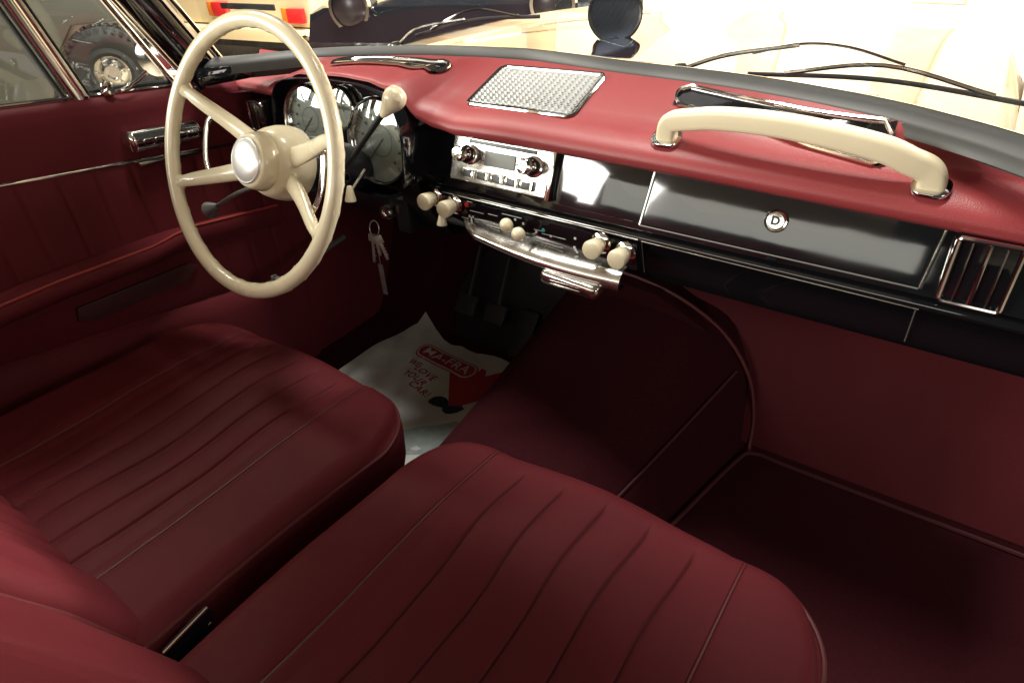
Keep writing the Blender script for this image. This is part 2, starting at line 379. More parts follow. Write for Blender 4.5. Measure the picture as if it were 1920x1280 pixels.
# wing mirror on the bonnet corner: round black shell, chrome rim
bm = BM(); c = Vector((-.775, 1.5, -.262)); ax = Vector((.35, -1, .05))
lathe(bm, [(0, -.07), (.03, -.064), (.05, -.045), (.06, -.01), (.061, .004)], c, ax, 32); sweep(bm, [c+Vector((0, 0, -.05)), c+Vector((.0, 0, -.09))], lambda t: (.012+.02*t, .012+.02*t), 12)
wm = obj('wing_mirror', bm, M['blackm'], body)
bm = BM(); lathe(bm, [(.056, .004), (.060, .008), (.0635, .004), (.062, -.002)], c, ax, 36); obj('mirror_rim', bm, M['chrome'], wm)
bm = BM(); lathe(bm, [(0, .002), (.057, .003)], c, ax, 32); obj('mirror_glass', bm, mat('dark_mirror', (.12, .14, .2), .15, metal=.9), wm)

# ------------------------------------------------------------ dashboard
dash = thing('dashboard', 'red padded dashboard over glossy black fascia with ivory knobs', 'dashboard', (-.62, .86, -.5))
ZL = [(-1.30, -.325), (-1.155, -.325), (-1.132, -.316), (-1.095, -.283), (-1.04, -.268), (-.93, -.263), (-.87, -.265), (-.825, -.277), (-.80, -.297), (-.783, -.322), (-.755, -.337), (-.72, -.343), (-.4, -.3455), (.16, -.352)]
YL = [(-1.30, .815), (-1.15, .815), (-1.11, .80), (-.86, .80), (-.80, .81), (-.74, .828), (-.5, .834), (.16, .832)]
TK = [(-1.30, .030), (-1.15, .030), (-1.11, .010), (-.86, .010), (-.80, .022), (-.76, .036), (-.6, .042), (.16, .042)]
def padrow(x):
    zl, yl, tk = interp(ZL, x), interp(YL, x), interp(TK, x)
    yr = lin(SEAL, x)-.001; zr = -.2605
    dz = tk
    zt = zl+dz
    s = [(yl+.022, zl-.004), (yl+.012, zl-.003), (yl+.003, zl+.002*1), (yl-.004, zl+.18*dz), (yl-.004, zl+.42*dz), (yl+.004, zl+.66*dz), (yl+.016, zl+.85*dz), (yl+.036, zl+.985*dz)]
    zf = zl+1.12*dz
    y0 = yl+.06
    if yr < y0+.02: yr = y0+.02
    n = 10
    s.append((y0, zf))
    for k in range(1, n+1):
        t = k/n; z = zf+(zr-zf)*(t**.9); s.append((y0+(yr-y0)*t, z))
    return [(x, y, z) for y, z in s]
bm = BM(); nx = 150
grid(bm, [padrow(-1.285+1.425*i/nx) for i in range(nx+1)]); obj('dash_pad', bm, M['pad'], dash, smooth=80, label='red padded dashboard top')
def padz(x, y):
    r = padrow(x)
    for (_, a, za), (_, b, zb) in zip(r[6:], r[7:]):
        if a <= y <= b: return za+(zb-za)*(y-a)/(b-a)
    return r[-1][2]
# fascia
TILT = R_(20)
def fas(x, s, out=0.0):
    """s = distance down the tilted face from its top edge; out = proud of the face"""
    base = Vector((x, .862, -.347)); d = Vector((0, -math.sin(TILT), -math.cos(TILT))); n = Vector((0, -math.cos(TILT), math.sin(TILT)))
    return base+d*s+n*out
NF = Vector((0, -math.cos(TILT), math.sin(TILT))); DF = Vector((0, -math.sin(TILT), -math.cos(TILT)))
def panel(x0, x1, s0, s1, th, bev, m, nm, parent, out=0., skew=0, seg=3, smooth=35):
    bm = BM(); prism(bm, [fas(x0, s0, out), fas(x1, s0, out), fas(x1-skew, s1, out), fas(x0-skew, s1, out)], NF*th, bev, seg=seg)
    return obj(nm, bm, m, parent, smooth=smooth)
panel(-.80, .14, -.012, .094, -.02, .002, M['black'], 'fascia', dash)
# ledge and lower apron (rounded section swept along x)
bm = BM(); rows = []
for x in (-.80, -.6, -.4, -.2, 0, .14):
    rows.append([(x, y, z) for y, z in ((.86, -.436), (.838, -.4395), (.832, -.443), (.829, -.448), (.829, -.452), (.834, -.457), (.842, -.462), (.850, -.50), (.856, -.520), (.862, -.528), (.90, -.53), (1.1, -.52))])
grid(bm, rows); obj('lower_apron', bm, M['black'], dash, smooth=50)
bm = BM(); sweep(bm, [(-.80, .8275, -.4475), (-.375, .8275, -.4495)], .0016, 6); obj('apron_beading', bm, M['chrome2'], dash); bm = BM(); sweep(bm, [(-.37, .8275, -.4505), (.0, .8275, -.4525)], .0010, 6); obj('apron_beading', bm, M['chrome2'], dash)
for x in (-.372, -.003): bm = BM(); sweep(bm, [(x, .8335, -.4575), (x, .851, -.515)], .0009, 5); obj('apron_joint', bm, M['steel'], dash)
# glovebox
gb = panel(-.363, -.002, .006, .082, .012, .003, M['black'], 'glovebox_door', dash, out=.002, skew=.007)
bm = BM()
sweep(bm, [fas(-.3655, .003, .012), fas(-.3725, .084, .012)], .0022, 8)
obj('edge_trim', bm, M['chrome'], gb)
bm = BM(); sweep(bm, [fas(.0005, .003, .012), fas(-.0065, .084, .012)], .0022, 8); obj('edge_trim', bm, M['chrome'], gb)
bm = BM(); sweep(bm, [fas(-.363, .003, .0135), fas(-.002, .003, .0135)], .0012, 6); sweep(bm, [fas(-.371, .0845, .0135), fas(-.008, .0845, .0135)], .0012, 6); obj('edge_beading', bm, M['steel'], gb)
lc = fas(-.186, .040, .014)
bm = BM(); lathe(bm, [(.0150, 0), (.0150, .003), (.0135, .005), (.0115, .0045), (.0105, .0035), (.0095, .0065), (0, .0068)], lc, NF, 32); lk = obj('glovebox_lock', bm, M['chrome'], gb)
# D mark on the lock barrel
u_, v_, n_ = Vector((1, 0, 0)), -DF, NF
mx = Matrix(((u_.x, v_.x, n_.x, 0), (u_.y, v_.y, n_.y, 0), (u_.z, v_.z, n_.z, 0), (0, 0, 0, 1))); mx = Matrix.Translation(lc+NF*.0070) @ mx
bmt = text('lock_mark', 'D', .015, mx, None, None, bold=.0007); 
bm2 = bmt; me_ = obj('lock_mark_tmp', bm2, M['blackm'], gb, smooth=0); me_.name = 'lock_letter'
bm = BM(); rbox(bm, fas(-.18, .088, .008), (.012, .008, .004), .001); obj('glovebox_catch', bm, M['blackm'], dash)
# small rivets near glovebox top
for x in (-.30, -.23, -.13, -.46, -.43, -.41): bm = BM(); lathe(bm, [(.0016, 0), (.0012, .001), (0, .0013)], fas(x, -.0005+(.012 if x < -.4 else 0), .001), NF, 8); obj('fascia_rivet', bm, M['chrome2'], dash)
# centre blank panel
panel(-.527, -.372, .004, .083, .004, .002, M['black'], 'centre_panel', dash, out=.002)
# radio
rad = panel(-.738, -.535, .002, .078, .006, .003, M['chrome2'], 'radio', dash, out=.002)
bm = BM(); prism(bm, [fas(-.536, -.001, .002), fas(-.527, -.001, .002), fas(-.529, .080, .002), fas(-.538, .080, .002)], NF*.016, .002); obj('radio_end_plate', bm, M['chrome'], rad)
panel(-.705, -.568, .008, .014, .002, .0008, M['blackm'], 'radio_slot', rad, out=.008)
panel(-.668, -.606, .022, .046, .002, .001, M['dial'], 'tuning_scale', rad, out=.0082)
for k in range(5):
    x = -.708+k*.030
    b_ = panel(x, x+.024, .056, .071, .007, .0015, M['ivory' if k == 9 else 'chrome'], 'push_button', rad, out=.008)
    panel(x+.004, x+.020, .058, .069, .0008, .0002, M['blackm'], 'button_insert', rad, out=.0154)
for x in (-.700, -.570):
    c = fas(x, .033, .008)
    bm = BM(); lathe(bm, [(.017, 0), (.017, .003), (.010, .005), (.006, .007), (.006, .018), (.0105, .021), (.0125, .026), (.0125, .034), (.010, .037), (0, .038)], c, NF, 28); obj('radio_knob', bm, M['chrome'], rad)
    bm = BM(); lathe(bm, [(.0125, .0), (.0145, .0015), (.0145, .0045), (.0125, .006)], c+NF*.008, NF, 28); obj('knob_collar', bm, M['blackm'], rad)
# control panel under the ledge
cp = thing('control_panel_base', None, None); bpy.data.objects.remove(cp)
bm = BM(); prism(bm, [(-.792, .824, -.452), (-.375, .824, -.457), (-.372, .824, -.500), (-.45, .826, -.508), (-.69, .826, -.502), (-.792, .824, -.480)], (0, .03, 0), .002); cpan = obj('control_panel', bm, M['black'], dash)
YP = .8235
def knob(x, z, r, L, y=YP):
    bm = BM(); lathe(bm, [(r*1.05, 0), (r*1.05, .003), (r*.75, .006), (r*.5, .007), (r*.5, .012)], (x, y, z), (0, -1, .05), 28); ring = obj('control_knob', bm, M['chrome'], dash)
    bm = BM(); lathe(bm, [(r*.62, .008), (r*.78, .012), (r*.86, L*.6), (r*.93, L-.004), (r*.86, L-.001), (r*.6, L+.0008), (0, L+.0015)], (x, y, z), (0, -1, .05), 28); obj('knob_cap', bm, M['ivory'], ring)
knob(-.772, -.458, .0165, .036); knob(-.727, -.463, .0165, .036)
knob(-.435, -.467, .0165, .036); knob(-.392, -.472, .0165, .036)
# sliders
for (x, z, L) in ((-.592, -.459, .034), (-.563, -.465, .042)):
    bm = BM(); sweep(bm, crom([(x+.006, YP, z-.016), (x+.004, YP-.012, z-.014), (x, YP-L+.01, z-.004)], 5), lambda t: (.004-.0015*t, .0035-.001*t), 8); sl = obj('slider_lever', bm, M['chrome'], dash)
    bm = BM(); lathe(bm, [(0, -.0115), (.006, -.0098), (.0105, -.005), (.0118, 0), (.0105, .005), (.006, .0098), (0, .0115)], (x, YP-L, z), (0, -1, 0), 20); obj('lever_ball', bm, M['ivory'], sl)
# marks on the control panel
bm = BM(); yk = YP-.0004
def mark(x0, x1, z, h=.0012): rbox(bm, ((x0+x1)/2, yk, z), (x1-x0, .0006, h), 0)
for a in ((-.70, -.688, -.452), (-.695, -.665, -.468), (-.715, -.70, -.485), (-.655, -.635, -.466), (-.652, -.632, -.488), (-.625, -.585, -.459), (-.56, -.545, -.473), (-.545, -.50, -.477), (-.545, -.505, -.493)): mark(*a, h=.0009)
for i, (x, z) in enumerate(((-.598, -.464), (-.582, -.468), (-.556, -.476), (-.528, -.478), (-.482, -.471))): rbox(bm, (x, yk, z), (.004, .0008, .004), .0003)
# little fan and seat-like symbols, lettering strokes
for dx, dz in ((0, 0), (.004, .003), (-.004, .003), (0, -.004)): rbox(bm, (-.693+dx, yk, -.482+dz), (.003, .0008, .004), 0)
for dx, dz in ((0, 0), (.003, -.003), (-.002, .004)): rbox(bm, (-.481+dx, yk, -.491+dz), (.004, .0008, .004), 0)
obj('panel_marks', bm, M['white'], cpan)
bm = BM(); lathe(bm, [(.0042, 0), (.004, .002), (0, .003)], (-.700, YP-.0005, -.4585), (0, -1, 0), 16); obj('warning_lamp', bm, M['red'], cpan)
bm = BM(); lathe(bm, [(.0035, 0), (.003, .0012), (0, .0016)], (-.542, YP-.0005, -.4705), (0, -1, 0), 12); obj('cold_mark', bm, M['teal'], cpan)
# chrome drop bar (ashtray lid)
bm = BM(); rows = []
for i in range(41):
    t = i/40; x = -.712+.320*t
    e = min(1, t/.12)**.5; hgt = (.015+.013*math.sin(min(1, t*1.1)*math.pi*.5))*e
    if t > .92: hgt *= 1-.0*(t-.92)/.08
    zt = -.487-.016*t; bul = .016+.012*math.sin(math.pi*min(1, t))
    row = [(x, .828, zt+.001)]
    for k in range(11):
        a = k/10*math.pi*.62; row.append((x, .824-(bul+.006)*math.sin(a)*e, zt-hgt*(1-math.cos(a))/1.35))
    row.append((x, .826, row[-1][2]-.002)); rows.append(row)
grid(bm, rows); obj('ashtray_lid', bm, M['lip'], dash, smooth=60, label='curved chrome lip under the heater controls')
bm = BM(); rbox(bm, (-.474, .80, -.537), (.108, .034, .026), .0115, Matrix.Rotation(R_(3), 3, 'Y'), seg=4); sx = obj('ashtray', bm, M['chrome2'], dash)
bm = BM()
for dz in (-.003, .003): rbox(bm, (-.478, .7825, -.537+dz), (.055, .0015, .0016), .0004)
obj('ashtray_ribs', bm, M['chrome'], sx)
# speaker grille on the pad
g0, g1, gy0, gy1 = -.722, -.527, .880, .984
gbm = BM(); nxg, nyg = 288, 156; rows = []
for j in range(nyg+1):
    row = []; v = j/nyg
    for i in range(nxg+1):
        u = i/nxg; x = g0+(g1-g0)*u; y = gy0+(gy1-gy0)*v
        ph = v*26*math.pi; ii = u*64
        z = padz(x, y)+.003+.0017*math.sin(ph)*math.cos(ii*math.pi/2+math.pi*.5*(int(v*26) % 2))
        row.append((x, y, z))
    rows.append(row)
grid(gbm, rows)
for f in gbm.faces:
    c = f.calc_center_median()
    if c.z-padz(c.x, c.y)-.003 < -.0007: f.material_index = 1  # low faces blackened for the shade in the gaps of the weave
gr = obj('speaker_grille', gbm, [mat('grille_metal', (.30, .30, .29), .38, metal=1), M['blackm']], dash, smooth=70, label='chrome woven speaker grille in the dash top')
bm = BM(); cxg, cyg = (g0+g1)/2, (gy0+gy1)/2
path = [(cxg+a, cyg+b, padz(cxg+a, cyg+b)+.003) for a, b in rrect(g1-g0+.008, gy1-gy0+.008, .012, 5)]
sweep(bm, path, lambda t: (.004, .003), 8, closed=True); obj('grille_frame', bm, M['chrome'], gr)
# defroster vents
def defrost(x0, x1, y0, y1, dy):
    n = 24; fr = []
    L = x1-x0
    def P(a, b): # a along 0..1, b across -1..1
        x = x0+L*a; yc = y0+(y1-y0)*a; return (x, yc+b*dy, padz(x, yc+b*dy)+.004)
    loop = [P(a/n, -1) for a in range(1, n)]+[P(1, -.5), P(1.008, 0), P(1, .5)]+[P(1-a/n, 1) for a in range(1, n)]+[P(0, .5), P(-.008, 0), P(0, -.5)]
    bm = BM(); sweep(bm, loop, lambda t: (.0045, .003), 8, closed=True); o = obj('defroster_vent', bm, M['chrome'], dash)
    bm = BM(); grid(bm, [[Vector(P(a/n, b))-Vector((0, 0, .002)) for a in range(n+1)] for b in (-1, -.3, .3, 1)]); obj('vent_slot', bm, M['black'], o)
    bm = BM(); grid(bm, [[Vector(P(.42+.55*a/n, b))-Vector((0, 0, .0005)) for a in range(n+1)] for b in (-.8, -.5, -.2)]); sweep(bm, [Vector(P(.44, 0)), Vector(P(.97, 0))], .0015, 6); obj('vent_slat', bm, M['chrome'], o)
defrost(-1.0, -.805, .856, .918, .026)
defrost(-.385, -.088, .956, .895, .020)
# grab handle
hp = []
L0, L1 = Vector((-.357, .858, -.302)), Vector((-.030, .852, -.309))
pts = [L0+Vector((0, 0, -.006)), L0+Vector((0, 0, .004)), L0+Vector((.002, 0, .018)), L0+Vector((.010, 0, .0245)), L0+Vector((.035, -.002, .0300)), L0.lerp(L1, .22)+Vector((0, -.005, .0385)), L0.lerp(L1, .42)+Vector((0, -.007, .0430)), L0.lerp(L1, .62)+Vector((0, -.007, .0415)), L0.lerp(L1, .82)+Vector((0, -.005, .0345)), L1+Vector((-.028, -.002, .0255)), L1+Vector((-.009, 0, .0185)), L1+Vector((-.001, 0, .0085)), L1+Vector((0, 0, -.006))]
path = crom(pts, 8)
sec = rrect(2, 2, .5, 4)
def hr(t):
    e = abs(t-.5)*2; return (.0128+.0020*t, .0098+.003*math.sin(math.pi*t))
bm = BM(); sweep(bm, path, hr, up=(0, 1, 0), section=sec); hd = obj('grab_handle', bm, M['ivory2'], dash, smooth=60, label='ivory grab handle above the glovebox')
for p in (L0, L1):
    bm = BM(); z = padz(p.x, p.y); base = [(p.x+a, p.y+b, p.z-.003+b*.35) for a, b in rrect(.042, .034, .014, 5)]
    prism(bm, base, (0, 0, .005), .002); obj('handle_foot', bm, M['chrome'], hd)
# instrument hood: black shell, tapered
OUT = [(-1.182, -.405), (-1.182, -.335), (-1.168, -.302), (-1.135, -.281), (-1.06, -.271), (-.95, -.266), (-.875, -.268), (-.83, -.279), (-.802, -.300), (-.790, -.335), (-.788, -.385), (-.795, -.425), (-.815, -.446), (-.86, -.455), (-.93, -.450), (-1.02, -.434), (-1.12, -.428), (-1.165, -.421)]
OUT = [(x if x > -1.0 else -1.0+(x+1.0)*.70, z) for x, z in OUT]
op = crom([(x, 0, z) for x, z in OUT], 5, closed=True)
cxo, czo = -.985, -.36
def ring(y, s, dz=0): return [(cxo+(p.x-cxo)*s, y, czo+(p.z-czo)*s+dz) for p in op]
def yf(z, y): return y
bm = BM()
def slantring(y, s): # face leans back with height
    return [(a, y+.10*(c-czo), c) for a, _, c in ring(0, s)]
rr_ = [slantring(.90, 1.0), slantring(.81, 1.0), slantring(.778, 1.0), slantring(.774, .99), slantring(.775, .975), slantring(.79, .962), slantring(.803, .955)]
V = grid(bm, rr_, closed=True); bm.faces.new(V[-1]); hood = obj('instrument_hood', bm, M['black'], dash, smooth=50)
def gauge(x, z, r, kind, lab):
    y = .800+.10*(z-czo); ax = Vector((0, -1, .18)).normalized(); c = Vector((x, y, z))
    bm = BM(); lathe(bm, [(r+.001, -.006), (r+.004, .003), (r+.0045, .011), (r+.002, .014), (r-.001, .013), (r-.003, .006), (r-.005, .002)], c, ax, 56); g = obj('gauge', bm, M['chrome'], dash, smooth=60, label=lab)
    bm = BM(); lathe(bm, [(r-.002, .001), (r*.5, .001), (0, .001)], c, ax, 48); obj('gauge_face', bm, M['dial'], g)
    u, v, n = frame(ax); bm = BM()
    def tick(a, r0, r1, w):
        d = u*math.cos(a)+v*math.sin(a); s = u*(-math.sin(a))+v*math.cos(a); q = c+n*.0022
        prism(bm, [q+d*r0-s*w, q+d*r1-s*w, q+d*r1+s*w, q+d*r0+s*w], n*.0003)
    if kind == 'big':
        for k in range(41): tick(R_(-45+270*k/40), r*.86 if k % 4 else r*.78, r*.93, .0004 if k % 4 else .0009)
        for k in range(11): tick(R_(-45+270*k/10), r*.60, r*.68, .0022)
        tick(R_(230), -r*.1, r*.7, .0010)
        lathe(bm, [(r*.36, .0024), (r*.375, .0024)], c, ax, 40)
    else:
        for k in range(9): tick(R_(20+140*k/8), r*.74, r*.88, .0006)
        tick(R_(110), -r*.2, r*.6, .001)
        tick(R_(0), -r*.5, r*.5, .003)
    obj('gauge_marks', bm, M['dialm'], g, smooth=0)
    bm = BM(); lathe(bm, [(.0, .012+r*.10), (r*.35, .012+r*.085), (r*.7, .012+r*.045), (r-.001, .0115)], c, ax, 48); obj('gauge_glass', bm, M['dialglass'], g, smooth=80)
gauge(-.862, -.364, .071, 'big', 'large right gauge behind domed glass')
gauge(-1.046, -.350, .060, 'big', 'large left gauge behind the wheel hub')
gauge(-.952, -.318, .034, 'small', 'small round gauge between the two large ones')
# side air vents
def airvent(x, w, y, z, h):
    bm = BM(); rbox(bm, (x, y+.008, z), (w, .03, h), .004); o = obj('air_vent', bm, M['black'], dash)
    bm = BM(); sweep(bm, [(x+a, y-.009, z+b) for a, b in rrect(w-.004, h-.004, .005, 4)], lambda t: (.003, .003), 8, closed=True); rbox(bm, (x, y-.009, z), (.005, .006, h-.008), .0015); obj('vent_frame', bm, M['chrome'], o)
    bm = BM()
    for k in (-1, 1): rbox(bm, (x+k*w*.25, y-.008, z), (.002, .004, h-.012), .0005)
    obj('vent_slat', bm, M['chrome2'], o)
airvent(-1.200, .050, .800, -.362, .062)
airvent(.045, .066, .835, -.392, .085)
bm = BM(); rbox(bm, (-1.20, .845, -.372), (.13, .03, .095), .004); obj('side_panel', bm, M['black'], dash)
bm = BM(); rows = []
for x in (-1.27, -1.1, -.9, -.79): rows.append([(x, y, z) for y, z in ((.80, -.415), (.805, -.45), (.83, -.50), (.88, -.56), (1.0, -.60), (1.1, -.62))])
grid(bm, rows); obj('knee_panel', bm, M['blackm'], dash, smooth=50)
# hidden pull knobs under the dash
for (x, y, z, L) in ((-.812, .665, -.405, 0), (-.742, .80, -.487, 0)):
    bm = BM(); sweep(bm, [(x, y+.04, z+.03), (x, y, z+.004)], .0025, 8); o = obj('pull_knob', bm, M['chrome2'], dash)
    bm = BM(); lathe(bm, [(0, .016), (.004, .015), (.0055, .010), (.009, -.006), (.0095, -.009), (0, -.010)], (x, y, z), (0, .15, 1), 20); obj('knob_cap', bm, M['ivory'], o)
# ignition lock
igc = Vector((-.900, .815, -.512))
bm = BM(); lathe(bm, [(.015, -.05), (.015, 0), (.013, .004), (.008, .004), (.007, .001), (0, .001)], igc, (0, -1, .1), 28); ig = obj('ignition_lock', bm, M['chrome2'], dash)
bm = BM(); rbox(bm, (-.862, .84, -.515), (.035, .04, .07), .006); obj('switch_block', bm, M['blackm'], dash)
bm = BM(); rbox(bm, (-.868, .818, -.500), (.006, .004, .014), .001); obj('switch_plate', bm, M['chrome2'], dash)

# ------------------------------------------------------------ keys
keys = thing('key_bunch', 'small bunch of metal keys hanging from a ring under the ignition lock', 'keys', (-.925, .80, -.53))
bm = BM(); rc = Vector((-.925, .80, -.546)); sweep(bm, [rc+Vector((.013*math.cos(a), .004*math.sin(a), .015*math.sin(a))) for a in [2*math.pi*k/24 for k in range(24)]], .0011, 6, closed=True); obj('key_ring', bm, M['keym'], keys)
def key(x, y, z, ln, rot, nm='key'):
    bm = BM(); rbox(bm, (0, 0, -.008), (.017, .0022, .017), .0009); rbox(bm, (0, 0, -.016-ln/2), (.006, .002, ln), .0005)
    for k in range(4): rbox(bm, (.0035, 0, -.02-ln*.2*k), (.003, .0018, .003), 0)
    bmesh.ops.transform(bm, matrix=Matrix.Translation((x, y, z)) @ Matrix.Rotation(R_(rot), 4, 'Y') @ Matrix.Rotation(R_(25), 4, 'Z'), verts=bm.verts)
    obj(nm, bm, M['keym'], keys)
key(-.934, .80, -.560, .05, 8); key(-.918, .798, -.560, .035, -22); key(-.926, .80, -.562, .028, -5)
bm = BM(); rbox(bm, (-.925, .798, -.66), (.012, .003, .07), .001); sweep(bm, [(-.925, .799, -.58), (-.925, .799, -.625)], .0008, 6); obj('key_tag', bm, M['keym'], keys)

# ------------------------------------------------------------ steering wheel
W = Vector((-.918, .565, -.332)); tl = R_(21.7)
WN = Vector((0, -math.cos(tl), math.sin(tl))); WV = Vector((0, math.sin(tl), math.cos(tl))); WU = Vector((1, 0, 0))
def wp(u, v, o=0): return W+WU*u+WV*v+WN*o
sw = thing('steering_wheel', 'ivory steering wheel with four spokes and thin chrome horn ring', 'steering wheel', W)
bm = BM(); n = 240; Rr = .2015; rings = []
for i in range(n):
    a = 2*math.pi*i/n; row = []
    bumpf = max(0, math.cos(a*32))**4
    for k in range(16):
        b = 2*math.pi*k/16; rr = .0123*math.cos(b); oo = .0115*math.sin(b)
        if math.cos(b) < -.2 and math.sin(b) < .6: s = 1+.09*bumpf
        elif math.sin(b) < -.3: s = 1+.10*bumpf
        else: s = 1
        row.append(wp((Rr+rr*s)*math.cos(a), (Rr+rr*s)*math.sin(a), oo*s))
    rings.append(row)
rings.append(rings[0]); V = grid(bm, rings, closed=True); bmesh.ops.remove_doubles(bm, verts=bm.verts, dist=1e-6); obj('rim', bm, M['ivory'], sw, smooth=80)
for (u, v) in ((-.168, .085), (.185, .058), (-.176, -.062), (.178, -.082)):
    d = Vector((u, v)).normalized(); p0 = d*.030; p1 = d*.10; p2 = d*.165; p3 = d*.193
    path = crom([wp(p0.x, p0.y, -.055), wp(p1.x, p1.y, -.036), wp(p2.x, p2.y, -.010), wp(p3.x, p3.y, -.003)], 8)
    bm = BM(); sweep(bm, path, lambda t: ((.017-.0085*t+.006*max(0, t-.85)/.15), (.0085-.001*t+.003*max(0, t-.85)/.15)), 16, up=WN); obj('spoke', bm, M['ivory'], sw, smooth=80)
bm = BM(); lathe(bm, [(.034, -.001), (.0385, -.002), (.0415, -.006), (.0435, -.014), (.046, -.026), (.0455, -.0268), (.0455, -.0275), (.047, -.0282), (.054, -.042), (.0585, -.058), (.060, -.074), (.0585, -.088), (.050, -.096), (.03, -.098)], W, WN, 64); obj('hub', bm, M['ivory'], sw, smooth=50)
bm = BM(); lathe(bm, [(.0355, -.003), (.0355, .0005), (.034, .0022), (.0325, .0015), (.031, .0028), (.02, .0052), (0, .0065)], W, WN, 64); obj('horn_button', bm, mat('horn_button_metal', (.92, .91, .87), .3, metal=.6), sw, smooth=50)
for pts in ([(-.112, .060), (-.124, .058), (-.143, .044), (-.149, .018), (-.147, -.016), (-.137, -.036), (-.118, -.045)], [(.120, .044), (.131, .043), (.141, .034), (.144, .0), (.141, -.03), (.130, -.052), (.118, -.058)]):
    bm = BM(); path = crom([wp(a, b, -.027) for a, b in pts], 6)
    sweep(bm, path, lambda t: (.0055, .0024), 10, up=WN, section=rrect(2, 2, .5, 3)); obj('horn_ring', bm, M['chrome'], sw, smooth=60)

# ------------------------------------------------------------ steering column with levers
colm = thing('steering_column', 'black steering column with gear lever and indicator stalk behind the ivory wheel', 'steering column', W-WN*.1)
bm = BM(); lathe(bm, [(.03, -.095), (.046, -.098), (.048, -.13), (.044, -.20), (.034, -.23), (.030, -.30), (.028, -.75)], W, WN, 32); obj('column_tube', bm, M['blackm'], colm)
A = W-WN*.14
bm = BM(); path = crom([A+Vector((.02, 0, -.01)), Vector((-.835, .685, -.368)), Vector((-.77, .682, -.310)), Vector((-.712, .68, -.258))], 6); sweep(bm, path, .0048, 12)
lathe(bm, [(.011, -.01), (.012, 0), (.009, .012), (.006, .014)], A+Vector((.045, .01, -.02)), (1, 0, .6), 16)
gl = obj('gear_lever', bm, M['blackm'], colm)
bm = BM(); d = (Vector((-.712, .68, -.258))-Vector((-.77, .682, -.310))).normalized()
lathe(bm, [(.0055, -.006), (.0075, 0), (.012, .016), (.0160, .028), (.0170, .036), (.015, .043), (.009, .048), (0, .0495)], Vector((-.718, .68, -.265)), d, 28); obj('lever_knob', bm, M['ivory'], gl)
bm = BM(); S0 = A+Vector((-.03, 0, -.02)); S1 = Vector((-1.118, .60, -.464)); sweep(bm, crom([S0, Vector((-1.03, .62, -.42)), S1], 6), lambda t: .0036, 10); st = obj('indicator_stalk', bm, M['steel'], colm)
bm = BM(); d = (S1-Vector((-1.03, .62, -.42))).normalized(); lathe(bm, [(.004, -.004), (.006, 0), (.015, .020), (.0155, .023), (.010, .026), (0, .027)], S1-d*.004, d, 24); obj('stalk_knob', bm, M['steel'], st)

